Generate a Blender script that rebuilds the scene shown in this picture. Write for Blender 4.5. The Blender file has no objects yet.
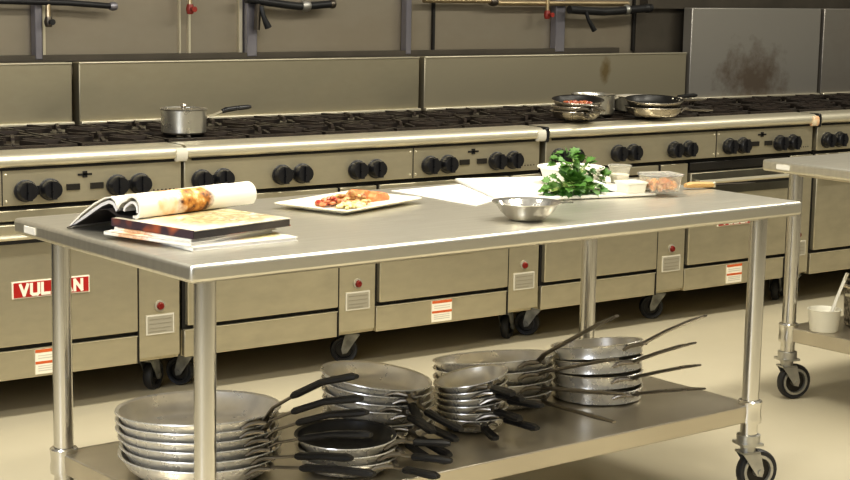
import bpy, bmesh, math, random
from mathutils import Vector, Matrix, Euler
random.seed(7)
C = bpy.context.scene.collection
PI = math.pi
R = math.radians

# ------------------------------------------------------------------ materials
def mat(name, col, metal=0.0, rough=0.5, noise=None, scale=(1, 1, 1), col2=None, bump=0.0, rvar=0.0, nscale=6.0, detail=4.0, **kw):
    m = bpy.data.materials.new(name); m.use_nodes = True
    nt = m.node_tree; b = nt.nodes['Principled BSDF']
    b.inputs['Base Color'].default_value = (*col, 1)
    b.inputs['Metallic'].default_value = metal
    b.inputs['Roughness'].default_value = rough
    for k, v in kw.items():
        b.inputs[k.replace('_', ' ')].default_value = v
    if noise is not None or rvar or bump:
        tc = nt.nodes.new('ShaderNodeTexCoord'); mp = nt.nodes.new('ShaderNodeMapping')
        mp.inputs['Scale'].default_value = scale
        nt.links.new(tc.outputs['Object'], mp.inputs['Vector'])
        n = nt.nodes.new('ShaderNodeTexNoise'); n.inputs['Scale'].default_value = nscale; n.inputs['Detail'].default_value = detail
        nt.links.new(mp.outputs['Vector'], n.inputs['Vector'])
        if noise is not None:
            mx = nt.nodes.new('ShaderNodeMix'); mx.data_type = 'RGBA'
            rr = nt.nodes.new('ShaderNodeMapRange'); rr.inputs['From Min'].default_value = noise[0]; rr.inputs['From Max'].default_value = noise[1]
            nt.links.new(n.outputs['Fac'], rr.inputs['Value'])
            nt.links.new(rr.outputs['Result'], mx.inputs['Factor'])
            mx.inputs['A'].default_value = (*col, 1); mx.inputs['B'].default_value = (*(col2 or col), 1)
            nt.links.new(mx.outputs['Result'], b.inputs['Base Color'])
        if rvar:
            r2 = nt.nodes.new('ShaderNodeMapRange'); r2.inputs['To Min'].default_value = rough - rvar; r2.inputs['To Max'].default_value = rough + rvar
            r2.inputs['From Min'].default_value = .3; r2.inputs['From Max'].default_value = .7
            nt.links.new(n.outputs['Fac'], r2.inputs['Value']); nt.links.new(r2.outputs['Result'], b.inputs['Roughness'])
        if bump:
            bp = nt.nodes.new('ShaderNodeBump'); bp.inputs['Strength'].default_value = bump; bp.inputs['Distance'].default_value = .004
            nt.links.new(n.outputs['Fac'], bp.inputs['Height']); nt.links.new(bp.outputs['Normal'], b.inputs['Normal'])
    return m

M = {}
M['steel'] = mat('brushed range steel', (.60, .55, .415), .84, .40, (.3, .72), (3, 3, 7), (.50, .455, .335), 0, .07, 2.2)
M['rail'] = mat('polished rail steel', (.76, .71, .56), .75, .36, (.3, .7), (.6, 2, 2), (.70, .65, .51), 0, .03, 2)
M['riser'] = mat('riser steel', (.46, .42, .31), .8, .42, (.35, .75), (1.2, 3, 2.4), (.37, .33, .235), 0, .08, 2.5)
M['riser_cool'] = mat('scorched high riser steel', (.40, .375, .34), .75, .4, (.35, .75), (1.2, 3, 2.0), (.34, .31, .27), 0, .08, 3)
M['table'] = mat('brushed table steel', (.74, .71, .62), .9, .34, (.35, .7), (2, 26, 4), (.68, .65, .565), 0, .03, 2.0)
M['tube'] = mat('tubular leg steel', (.74, .72, .67), .95, .2, (.3, .7), (8, 8, 2), (.68, .66, .61), 0, .03, 3)
M['shelf'] = mat('dull shelf steel', (.60, .55, .45), .85, .30, (.35, .7), (1, 3, 2), (.54, .49, .40), 0, .02, 2.0)
M['wallsteel'] = mat('hood wall steel', (.33, .295, .235), .6, .45, (.3, .7), (1.5, 1, 2.5), (.27, .235, .18), 0, .08, 1.6)
M['walldark'] = mat('dark wall steel', (.12, .105, .085), .6, .5, (.3, .7), (1, 1, 1), (.09, .08, .065))  # darker steel of the wall trims and panel
M['post'] = mat('bluish grey upright steel', (.30, .29, .32), .7, .4, (.3, .7), (1, 1, 1), (.24, .23, .26))
M['iron'] = mat('cast iron', (.022, .018, .016), .3, .45, (.35, .7), (1, 1, 1), (.060, .045, .035), .4, .1, 22)
M['deck'] = mat('sooty cooktop deck', (.03, .025, .02), .5, .45, (.35, .7), (1, 1, 1), (.11, .085, .06), .3, .1, 14)
M['black'] = mat('black plastic', (.012, .012, .014), 0, .32, None, (1, 1, 1), None, .1, .06, 30)
M['gap'] = mat('black seam', (.008, .007, .006), 0, .6, (.3, .7), (1, 1, 1), (.012, .01, .008))
M['dark_or_shade'] = mat('dark parts and painted shade', (.02, .018, .016), .2, .4, (.3, .7), (1, 1, 1), (.03, .026, .02))
M['rubber'] = mat('black rubber grip', (.008, .0075, .0075), 0, .5, None, (1, 1, 1), None, .15, .08, 40)
M['tyre'] = mat('dark caster tyre', (.02, .02, .022), 0, .5, (.3, .7), (1, 1, 1), (.03, .03, .03))
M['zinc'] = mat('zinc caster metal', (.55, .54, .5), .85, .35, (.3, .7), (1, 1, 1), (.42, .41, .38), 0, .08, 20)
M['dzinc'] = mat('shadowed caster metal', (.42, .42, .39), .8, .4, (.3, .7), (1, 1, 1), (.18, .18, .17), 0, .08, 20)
M['alu'] = mat('aluminium pan', (.88, .86, .80), .62, .28, (.3, .7), (5, 5, 5), (.80, .77, .69), 0, .06, 4)
M['potmetal'] = mat('spun aluminium pot', (.62, .60, .54), .92, .3, (.3, .7), (3, 3, 3), (.54, .52, .46), 0, .05, 4)
M['panin'] = mat('worn pan interior', (.84, .80, .72), .58, .32, (.3, .7), (3, 3, 3), (.70, .66, .57), 0, .08, 5)
M['nonstick'] = mat('black nonstick coating', (.014, .013, .012), .1, .38, None, (1, 1, 1), None, .06, .1, 40)
M['bronze'] = mat('darkened cast handle', (.16, .14, .115), .9, .36, (.3, .7), (1, 1, 1), (.10, .085, .07), 0, .08, 20)
M['handle_dark'] = mat('tarnished pan handle', (.34, .31, .26), .9, .34, (.3, .7), (1, 1, 1), (.22, .195, .155), 0, .08, 14)
M['handle'] = mat('steel pan handle', (.55, .5, .42), .95, .3, (.3, .7), (1, 1, 1), (.42, .38, .31), 0, .08, 12)
M['mesh'] = mat('wire mesh metal', (.38, .35, .3), .8, .4, (.4, .6), (1, 1, 1), (.08, .07, .06), .6, .1, 60)
M['white'] = mat('white polyethylene board', (.80, .77, .69), 0, .5, (.3, .7), (1, 1, 1), (.74, .71, .63))
M['paper'] = mat('white paper', (.74, .72, .69), 0, .75, (.3, .7), (1, 1, 1), (.68, .66, .63))
M['china'] = mat('white china', (.82, .78, .66), 0, .22, (.3, .7), (1, 1, 1), (.78, .74, .62))
M['plastic_w'] = mat('translucent white plastic', (.78, .75, .64), 0, .4, (.3, .7), (1, 1, 1), (.72, .69, .58))
M['badge'] = mat('badge red', (.42, .022, .018), 0, .35, (.3, .7), (1, 1, 1), (.36, .018, .015))
M['badgetext'] = mat('badge cream', (.86, .80, .66), 0, .4, (.3, .7), (1, 1, 1), (.82, .76, .62))
M['capcolor'] = mat('faded orange plate', (.66, .34, .16), 0, .5, (.4, .6), (1, 1, 1), (.72, .60, .42), 0, 0, 30)
M['orange'] = mat('warning orange', (.62, .13, .03), 0, .5, (.3, .7), (1, 1, 1), (.55, .11, .03))
M['label'] = mat('pale label', (.62, .585, .49), 0, .45, (.3, .7), (1, 1, 1), (.56, .53, .44))
M['redlamp'] = mat('red indicator lens', (.20, .012, .008), 0, .2, (.3, .7), (1, 1, 1), (.14, .01, .008))
M['brass'] = mat('brassy gas pipe', (.62, .5, .32), .9, .35, (.3, .7), (1, 1, 1), (.5, .4, .25))
M['pipe'] = mat('black iron pipe', (.02, .02, .022), .4, .4, (.3, .7), (1, 1, 1), (.035, .035, .035))
M['redvalve'] = mat('red valve paint', (.20, .035, .025), 0, .4, (.3, .7), (1, 1, 1), (.28, .03, .02))
M['wood'] = mat('pale wooden knife handle', (.52, .33, .13), 0, .5, (.3, .7), (3, 30, 30), (.42, .25, .09), 0, .08, 3)
M['salmon'] = mat('orange salmon flesh', (.62, .17, .055), 0, .4, (.35, .65), (1, 1, 1), (.76, .32, .14), .2, .1, 50)
M['bean'] = mat('chopped salad', (.32, .11, .04), 0, .4, (.4, .6), (1, 1, 1), (.62, .40, .16), .2, .1, 60)
M['tomato'] = mat('chopped tomato', (.36, .04, .02), 0, .35, (.4, .6), (1, 1, 1), (.58, .24, .10), .2, .1, 60)
M['corn'] = mat('pale chopped vegetable', (.66, .55, .22), 0, .4, (.4, .6), (1, 1, 1), (.72, .64, .36), .2, .1, 60)
M['carrot'] = mat('diced orange vegetables', (.78, .25, .04), 0, .4, (.4, .6), (1, 1, 1), (.84, .46, .16), .3, .1, 50)
M['leaf'] = mat('parsley leaf', (.03, .10, .010), 0, .5, (.35, .65), (1, 1, 1), (.10, .22, .035), .2, .1, 25)
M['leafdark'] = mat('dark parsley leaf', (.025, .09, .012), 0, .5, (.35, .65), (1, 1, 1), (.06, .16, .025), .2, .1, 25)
M['stem'] = mat('pale green stem', (.34, .46, .14), 0, .5, (.3, .7), (1, 1, 1), (.42, .52, .2))
M['cover'] = mat('dark book cover', (.025, .022, .022), 0, .4, (.45, .6), (1, 1, 1), (.05, .04, .035))
M['redcover'] = mat('printed cover edge', (.055, .035, .045), 0, .4, (.5, .62), (1, 1, 1), (.45, .12, .04), 0, 0, 11, 1)
M['clear'] = mat('clear plastic', (.95, .93, .86), 0, .12, (.3, .7), (1, 1, 1), (.92, .9, .84), Transmission_Weight=.85, IOR=1.2)

# floor: poured pale floor, mottled
def floor_mat():
    m = mat('pale poured floor', (.575, .52, .39), 0, .40, (.25, .75), (1, 1, 1), (.51, .457, .333), .03, .08, 1.3, 6)
    return m
M['shadesteel'] = mat('greenish steel in painted shade', (.17, .165, .135), .8, .4, (.3, .7), (1, 1, 1), (.13, .125, .10))
M['plateline'] = mat('faint plate print', (.27, .25, .19), .2, .5, (.3, .7), (1, 1, 1), (.30, .275, .21))
M['platefield'] = mat('plate field', (.40, .37, .29), .3, .5, (.3, .7), (1, 1, 1), (.36, .33, .26))
M['floor'] = floor_mat()

def page_mat(name, base, spots, seedoff=0.0, scl=9):
    """paper with a printed food picture: noise patches inside soft spheres given in object space"""
    m = bpy.data.materials.new(name); m.use_nodes = True
    nt = m.node_tree; b = nt.nodes['Principled BSDF']; b.inputs['Roughness'].default_value = .45
    tc = nt.nodes.new('ShaderNodeTexCoord')
    n = nt.nodes.new('ShaderNodeTexNoise'); n.inputs['Scale'].default_value = scl * 4; n.inputs['Detail'].default_value = 4
    mp = nt.nodes.new('ShaderNodeMapping'); mp.inputs['Location'].default_value = (seedoff, seedoff * .7, 0)
    nt.links.new(tc.outputs['Object'], mp.inputs['Vector']); nt.links.new(mp.outputs['Vector'], n.inputs['Vector'])
    cur = None
    last = None
    for (c, rad, cols) in spots:
        s = nt.nodes.new('ShaderNodeVectorMath'); s.operation = 'SUBTRACT'; s.inputs[1].default_value = c
        nt.links.new(tc.outputs['Object'], s.inputs[0])
        d = nt.nodes.new('ShaderNodeVectorMath'); d.operation = 'DIVIDE'; d.inputs[1].default_value = rad
        nt.links.new(s.outputs[0], d.inputs[0])
        l = nt.nodes.new('ShaderNodeVectorMath'); l.operation = 'LENGTH'; nt.links.new(d.outputs[0], l.inputs[0])
        ad = nt.nodes.new('ShaderNodeMath'); ad.operation = 'MULTIPLY_ADD'; ad.inputs[1].default_value = 1.2; nt.links.new(n.outputs['Fac'], ad.inputs[0]); nt.links.new(l.outputs['Value'], ad.inputs[2])
        mr = nt.nodes.new('ShaderNodeMapRange'); mr.inputs['From Min'].default_value = 1.75; mr.inputs['From Max'].default_value = 1.35
        nt.links.new(ad.outputs[0], mr.inputs['Value'])
        cr = nt.nodes.new('ShaderNodeValToRGB')
        cr.color_ramp.elements[0].position = .36; cr.color_ramp.elements[0].color = (*cols[0], 1)
        cr.color_ramp.elements[1].position = .64; cr.color_ramp.elements[1].color = (*cols[-1], 1)
        for i, cc in enumerate(cols[1:-1]):
            e = cr.color_ramp.elements.new(.36 + .28 * (i + 1) / (len(cols) - 1)); e.color = (*cc, 1)
        nt.links.new(n.outputs['Fac'], cr.inputs['Fac'])
        mx = nt.nodes.new('ShaderNodeMix'); mx.data_type = 'RGBA'
        if last is None: mx.inputs['A'].default_value = (*base, 1)
        else: nt.links.new(last, mx.inputs['A'])
        nt.links.new(cr.outputs['Color'], mx.inputs['B']); nt.links.new(mr.outputs['Result'], mx.inputs['Factor'])
        last = mx.outputs['Result']
    nt.links.new(last, b.inputs['Base Color'])
    return m

def scorch_mat(c0=(.47, .87, 1.03), rad=(.30, 1, .22), base=(.44, .42, .385), dark=(.235, .19, .15)):
    m = bpy.data.materials.new('scorched panel'); m.use_nodes = True
    nt = m.node_tree; b = nt.nodes['Principled BSDF']
    b.inputs['Metallic'].default_value = .75; b.inputs['Roughness'].default_value = .42
    tc = nt.nodes.new('ShaderNodeTexCoord')
    n = nt.nodes.new('ShaderNodeTexNoise'); n.inputs['Scale'].default_value = 9; n.inputs['Detail'].default_value = 7; n.inputs['Roughness'].default_value = .7
    nt.links.new(tc.outputs['Object'], n.inputs['Vector'])
    s = nt.nodes.new('ShaderNodeVectorMath'); s.operation = 'SUBTRACT'; s.inputs[1].default_value = c0
    nt.links.new(tc.outputs['Object'], s.inputs[0])
    d = nt.nodes.new('ShaderNodeVectorMath'); d.operation = 'DIVIDE'; d.inputs[1].default_value = rad; nt.links.new(s.outputs[0], d.inputs[0])
    l = nt.nodes.new('ShaderNodeVectorMath'); l.operation = 'LENGTH'; nt.links.new(d.outputs[0], l.inputs[0])
    ad = nt.nodes.new('ShaderNodeMath'); ad.operation = 'MULTIPLY_ADD'; ad.inputs[1].default_value = 2.0
    nt.links.new(n.outputs['Fac'], ad.inputs[0]); nt.links.new(l.outputs['Value'], ad.inputs[2])
    mr = nt.nodes.new('ShaderNodeMapRange'); mr.inputs['From Min'].default_value = 1.95; mr.inputs['From Max'].default_value = 1.2
    nt.links.new(ad.outputs[0], mr.inputs['Value'])
    mx = nt.nodes.new('ShaderNodeMix'); mx.data_type = 'RGBA'
    mx.inputs['A'].default_value = (*base, 1); mx.inputs['B'].default_value = (*dark, 1)
    nt.links.new(mr.outputs['Result'], mx.inputs['Factor']); nt.links.new(mx.outputs['Result'], b.inputs['Base Color'])
    return m
M['scorch'] = scorch_mat()
M['riser_spot'] = scorch_mat((1.13, .868, 1.10), (.04, 1, .09), (.43, .39, .29), (.27, .21, .11))

# ------------------------------------------------------------------ mesh helpers
class MB:
    def __init__(s): s.v = []; s.f = []
    def add(s, vs, fs, T=None):
        k = len(s.v)
        s.v += [tuple(T @ Vector(p)) if T else tuple(p) for p in vs]
        s.f += [tuple(i + k for i in f) for f in fs]
        return s
    def box(s, x0, x1, y0, y1, z0, z1, T=None):
        vs = [(x, y, z) for z in (z0, z1) for y in (y0, y1) for x in (x0, x1)]
        return s.add(vs, [(0, 2, 3, 1), (4, 5, 7, 6), (0, 1, 5, 4), (2, 6, 7, 3), (0, 4, 6, 2), (1, 3, 7, 5)], T)
    def lathe(s, prof, n=40, T=None, sx=1, sy=1):
        vs = []; fs = []; idx = []
        for (r, z) in prof:
            if r <= 1e-6: idx.append([len(vs)]); vs.append((0, 0, z))
            else:
                idx.append(list(range(len(vs), len(vs) + n)))
                vs += [(sx * r * math.cos(2 * PI * i / n), sy * r * math.sin(2 * PI * i / n), z) for i in range(n)]
        for a, b in zip(idx, idx[1:]):
            for i in range(n):
                j = (i + 1) % n
                if len(a) == 1 and len(b) == 1: continue
                if len(a) == 1: fs.append((a[0], b[j], b[i]))
                elif len(b) == 1: fs.append((a[i], a[j], b[0]))
                else: fs.append((a[i], a[j], b[j], b[i]))
        return s.add(vs, fs, T)
    def tube(s, pts, r, n=10, T=None, cap=True):
        pts = [Vector(p) for p in pts]; rs = r if isinstance(r, (list, tuple)) else [r] * len(pts)
        vs = []; fs = []; prev = None
        for i, p in enumerate(pts):
            t = (pts[min(i + 1, len(pts) - 1)] - pts[max(i - 1, 0)]).normalized()
            if prev is None:
                u = t.cross(Vector((0, 0, 1)))
                if u.length < .1: u = t.cross(Vector((1, 0, 0)))
            else: u = prev - t * prev.dot(t)
            u.normalize(); prev = u; w = t.cross(u)
            vs += [p + (u * math.cos(2 * PI * k / n) + w * math.sin(2 * PI * k / n)) * rs[i] for k in range(n)]
        for i in range(len(pts) - 1):
            for k in range(n):
                l = (k + 1) % n
                fs.append((i * n + k, i * n + l, (i + 1) * n + l, (i + 1) * n + k))
        if cap: fs.append(tuple(range(n))[::-1]); fs.append(tuple(range((len(pts) - 1) * n, len(pts) * n)))
        return s.add(vs, fs, T)
    def ribbon(s, pts, ws, ts, T=None):
        """rectangular-section bar along pts in the XZ plane, width along Y, thickness across"""
        vs = []; fs = []
        for i, (x, z) in enumerate(pts):
            a = pts[max(i - 1, 0)]; b = pts[min(i + 1, len(pts) - 1)]
            dx, dz = b[0] - a[0], b[1] - a[1]; l = math.hypot(dx, dz); nx, nz = -dz / l, dx / l
            w = ws[i] / 2; t = ts[i] / 2
            vs += [(x + nx * t * .4, -w, z + nz * t * .4), (x + nx * t, -w * .55, z + nz * t), (x + nx * t, w * .55, z + nz * t), (x + nx * t * .4, w, z + nz * t * .4),
                   (x - nx * t * .4, w, z - nz * t * .4), (x - nx * t, w * .55, z - nz * t), (x - nx * t, -w * .55, z - nz * t), (x - nx * t * .4, -w, z - nz * t * .4)]
        n = 8
        for i in range(len(pts) - 1):
            for k in range(n):
                l = (k + 1) % n
                fs.append((i * n + k, (i + 1) * n + k, (i + 1) * n + l, i * n + l))
        fs.append(tuple(range(n))); fs.append(tuple(range((len(pts) - 1) * n, len(pts) * n))[::-1])
        return s.add(vs, fs, T)
    def prism(s, poly, a, b, T=None):
        """poly in (y,z), extruded along x from a to b"""
        n = len(poly)
        vs = [(a, y, z) for y, z in poly] + [(b, y, z) for y, z in poly]
        fs = [(i, (i + 1) % n, n + (i + 1) % n, n + i) for i in range(n)] + [tuple(range(n))[::-1], tuple(range(n, 2 * n))]
        return s.add(vs, fs, T)
    def sheet(s, prof, x0, x1, t, nx=1, T=None):
        """thin sheet following prof (y,z) points with thickness t, extruded along x"""
        up = []; dn = []
        for i, (y, z) in enumerate(prof):
            a = prof[max(i - 1, 0)]; b = prof[min(i + 1, len(prof) - 1)]
            dy, dz = b[0] - a[0], b[1] - a[1]; l = math.hypot(dy, dz); ny, nz = -dz / l, dy / l
            up.append((y + ny * t / 2, z + nz * t / 2)); dn.append((y - ny * t / 2, z - nz * t / 2))
        n = len(prof)
        vs = [(x0, *p) for p in up] + [(x0, *p) for p in dn] + [(x1, *p) for p in up] + [(x1, *p) for p in dn]
        fs = []
        for i in range(n - 1):
            fs += [(i, i + 1, 2 * n + i + 1, 2 * n + i), (n + i, 3 * n + i, 3 * n + i + 1, n + i + 1),
                   (i, n + i, n + i + 1, i + 1), (2 * n + i, 2 * n + i + 1, 3 * n + i + 1, 3 * n + i)]
        fs += [(0, 2 * n, 3 * n, n), (n - 1, 2 * n - 1, 4 * n - 1, 3 * n - 1)]
        return s.add(vs, fs, T)
    def ball(s, c, r, n=8, m=5, sc=(1, 1, 1)):
        prof = [(r * math.sin(PI * i / m), -r * math.cos(PI * i / m)) for i in range(m + 1)]
        prof[0] = (0, -r); prof[-1] = (0, r)
        return s.lathe(prof, n, Matrix.Translation(c) @ Matrix.Diagonal((*sc, 1)))
    def build(s, name, m, parent=None, bevel=0, seg=2, angle=35, label=None, loc=None):
        me = bpy.data.meshes.new(name); me.from_pydata(s.v, [], s.f); 
        bm = bmesh.new(); bm.from_mesh(me); bmesh.ops.recalc_face_normals(bm, faces=bm.faces); bm.to_mesh(me); bm.free()
        me.polygons.foreach_set('use_smooth', [True] * len(me.polygons)); me.set_sharp_from_angle(angle=R(angle))
        me.materials.append(M[m] if isinstance(m, str) else m)
        o = bpy.data.objects.new(name, me); C.objects.link(o)
        if parent: o.parent = parent
        if loc: o.location = loc
        if bevel:
            b = o.modifiers.new('bevel', 'BEVEL'); b.width = bevel; b.segments = seg; b.limit_method = 'ANGLE'; b.angle_limit = R(40)
        if label: o['label'] = label
        return o

def tag(o, label, cat, group=None, kind=None):
    if label: o['label'] = label
    if cat: o['category'] = cat
    if group: o['group'] = group
    if kind: o['kind'] = kind
    return o
def thing(name, label, cat, loc=(0, 0, 0), rot=(0, 0, 0), group=None):
    o = bpy.data.objects.new(name, None); C.objects.link(o); o.empty_display_size = .05
    o.location = loc; o.rotation_euler = rot
    return tag(o, label, cat, group)
def structure(o): o['kind'] = 'structure'; return o
def TX(x=0, y=0, z=0, rx=0, ry=0, rz=0): return Matrix.Translation((x, y, z)) @ Euler((rx, ry, rz)).to_matrix().to_4x4()
def copy_tree(o, parent=None):
    c = o.copy(); C.objects.link(c)
    if parent: c.parent = parent
    for ch in list(o.children): copy_tree(ch, c)
    return c

# ------------------------------------------------------------------ the room
W = 1.7104          # one ten-burner range
structure(MB().box(-9, 7, -9, 1.2, -.05, 0).build('floor', 'floor'))
structure(MB().box(-9, 7, 1.0, 1.1, 0, 2.9).build('wall_back', 'wallsteel'))
structure(MB().box(-9, 7, .985, .999, 0, .9).build('shade_board_back', 'dark_or_shade'))  # added dark board that deepens the shade under the ranges
# wall cladding details behind the ranges
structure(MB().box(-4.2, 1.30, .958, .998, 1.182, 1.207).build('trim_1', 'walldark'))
k = 2
for x, w, m in ((-1.83, .032, 'post'), (-.852, .05, 'post'), (-.02, .03, 'post'), (.90, .06, 'post')):
    structure(MB().box(x - w / 2, x + w / 2, .955, .998, 1.19, 2.6).build('trim_%d' % k, m, bevel=.004)); k += 1
for x, w, m in ((-1.795, .012, 'rail'), (-1.185, .006, 'rail'), (-1.14, .010, 'rail'), (.146, .012, 'gap'), (1.423, .012, 'gap'), (-.892, .016, 'rail')):
    structure(MB().box(x - w / 2, x + w / 2, .985, .999, 1.19, 2.6).build('trim_%d' % k, m)); k += 1
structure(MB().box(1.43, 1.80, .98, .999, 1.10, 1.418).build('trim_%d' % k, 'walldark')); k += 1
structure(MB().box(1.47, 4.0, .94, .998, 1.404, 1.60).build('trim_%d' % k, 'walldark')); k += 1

# gas and water pipes in front of the wall
def pipe(name, label, pts, r, m, fit=()):
    t = thing(name, label, 'pipe', pts[0])
    o = Vector(pts[0])
    MB().tube([Vector(p) - o for p in pts], r, 12).build('pipe_run', m, t)
    for f in (.3, .75):
        i = int(f * (len(pts) - 1)); q = (Vector(pts[i]) * (1 - .5) + Vector(pts[i + 1]) * .5) - o
        MB().box(q.x - .01, q.x + .01, q.y, 1.0 - o.y, q.z + r * .3, q.z + r * .9).build('wall_bracket', 'post', t)
    for (p, rr, l, ax, mm, nm) in fit:
        d = Vector(ax) * l / 2; q = Vector(p) - o
        MB().tube([q - d, q - d * .4, q + d * .4, q + d], [rr * .8, rr, rr, rr * .8], 12).build(nm, mm, t)
    return t
pipe('gas_pipe', 'dark horizontal pipe at the top left above the first range', [(-2.3, .93, 1.425), (-1.72, .93, 1.415), (-1.52, .93, 1.402)], .012, 'pipe',
     [((-1.52, .93, 1.402), .018, .03, (1, 0, 0), 'post', 'coupling')])
t = pipe('gas_pipe', 'black pipe with a drop lever above the saucepan burners', [(-.90, .93, 1.435), (-.70, .93, 1.412), (-.62, .93, 1.405), (-.45, .93, 1.418)], .017, 'pipe',
     [((-.60, .93, 1.408), .026, .04, (1, 0, 0), 'zinc', 'valve_body'), ((-.46, .93, 1.417), .021, .025, (1, 0, 0), 'bronze', 'coupling')])
MB().tube([(.07, -.01, -.03), (.075, -.02, -.07), (.10, -.02, -.12)], [.012, .010, .016], 10).build('lever', 'pipe', t)
MB().tube([(.06, 0, -.02), (.055, 0, -.13)], .014, 10).build('drop_pipe', 'bronze', t)
t = pipe('gas_pipe', 'pale brassy pipe at the top centre above the middle range', [(.05, .94, 1.437), (.45, .94, 1.437), (.50, .94, 1.426), (1.33, .94, 1.428)], .013, 'brass',
     [((.46, .94, 1.432), .022, .04, (1, 0, 0), 'bronze', 'coupling')])
t = pipe('gas_pipe', 'black pipe with a short lever right of the brassy pipe', [(.90, .895, 1.398), (1.12, .895, 1.388), (1.22, .895, 1.392), (1.45, .895, 1.408)], .020, 'pipe',
     [((1.28, .895, 1.398), .026, .03, (1, 0, 0), 'dzinc', 'coupling'), ((1.42, .895, 1.406), .023, .03, (1, 0, 0), 'pipe', 'end_cap')])
MB().tube([(.10, -.01, -.01), (.11, -.02, -.05), (.15, -.02, -.10)], [.010, .009, .014], 10).build('lever', 'pipe', t)
for x, z, lab in ((-1.168, 1.392, 'small red gas cock hanging above the saucepan range'), (.79, 1.372, 'small red gas cock hanging under the brassy pipe'), (-1.80, 1.34, 'small dark cock on the thin upright at the far left')):
    t = thing('gas_cock', lab, 'valve', (x, .93, z))
    MB().tube([(0, .075, .125), (0, .02, .125), (0, .004, .118), (0, 0, .10), (0, 0, .015)], .009, 10).build('stub_pipe', 'brass', t)
    MB().lathe([(0, -.022), (.013, -.02), (.018, 0), (.013, .02), (0, .022)], 14).build('valve_body', 'redvalve' if x != -1.80 else 'bronze', t)
    MB().tube([(0, -.012, 0), (0, -.04, 0)], [.008, .012], 10).build('knob', 'redvalve' if x != -1.80 else 'pipe', t)

# ------------------------------------------------------------------ ranges
def letters():
    """block capitals V U L C A N as strokes in a unit cell (0..1, 0..1)"""
    return {'V': [((0, 1), (.5, 0)), ((.5, 0), (1, 1))], 'U': [((0, 1), (0, .12)), ((0, .12), (.2, 0)), ((.2, 0), (.8, 0)), ((.8, 0), (1, .12)), ((1, .12), (1, 1))],
            'L': [((0, 1), (0, 0)), ((0, 0), (.95, 0))], 'C': [((1, 1), (.15, 1)), ((.15, 1), (0, .85)), ((0, .85), (0, .15)), ((0, .15), (.15, 0)), ((.15, 0), (1, 0))],
            'A': [((0, 0), (.5, 1)), ((.5, 1), (1, 0)), ((.22, .36), (.78, .36))], 'N': [((0, 0), (0, 1)), ((0, 1), (1, 0)), ((1, 0), (1, 1))]}
def badge_text(mb, x0, z0, w, h, y):
    L = letters(); cw = w / 6
    st = h * .29
    for i, ch in enumerate('VULCAN'):
        for k_, (a, b) in enumerate(L[ch]):
            ax = x0 + cw * (i + .14 + a[0] * .66); bx = x0 + cw * (i + .14 + b[0] * .66); az = z0 + a[1] * h; bz = z0 + b[1] * h
            d = Vector((bx - ax, 0, bz - az)); l = d.length; ang = math.atan2(d.z, d.x)
            mb.box(-st * .42, l + st * .42, -.001, .001, -st / 2, st / 2, Matrix.Translation((ax, y - .00025 * k_, az)) @ Matrix.Rotation(-ang, 4, 'Y'))

def grate_mesh(w, d):
    g = MB(); b = .009; z0, z1 = 0, .016
    for x in (-w / 2 + b, w / 2 - b): g.box(x - b, x + b, -d / 2, d / 2, z0, z1)
    for y in (-d / 2 + b, d / 2 - b): g.box(-w / 2 + 2 * b, w / 2 - 2 * b, y - b, y + b, z0, z1)
    for i in range(8):
        a = i * PI / 4 + PI / 8 * (1 if i % 2 else .7)
        l = .5 * w / max(abs(math.cos(a)), abs(math.sin(a)) * w / d) - b
        g.box(.045, l, -.006, .006, .004, .022, TX(rz=a))
    for x in (-w / 2 + b, w / 2 - b):
        for y in (-d / 2 + b, d / 2 - b): g.box(x - b, x + b, y - b, y + b, -.02, z0)
    return g

GR = grate_mesh(.325, .365).build('grate', 'iron'); GRm = GR.data; bpy.data.objects.remove(GR)
bu = MB().lathe([(0, .012), (.035, .012), (.045, .004), (.048, -.012), (.055, -.02)], 18).build('burner', 'iron'); BUm = bu.data; bpy.data.objects.remove(bu)
kn = MB().lathe([(.038, 0), (.038, .006), (.034, .008), (.032, .03), (.029, .035), (0, .036)], 28, TX(rx=PI / 2), 1.08, 1.0)
kn.box(-.008, .008, -.044, -.030, -.031, .031)
kn = kn.build('knob', 'black'); KNm = kn.data; bpy.data.objects.remove(kn)
def linked(name, me, parent, loc, rz=0):
    o = bpy.data.objects.new(name, me); C.objects.link(o); o.parent = parent; o.location = loc; o.rotation_euler.z = rz
    return o

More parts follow.
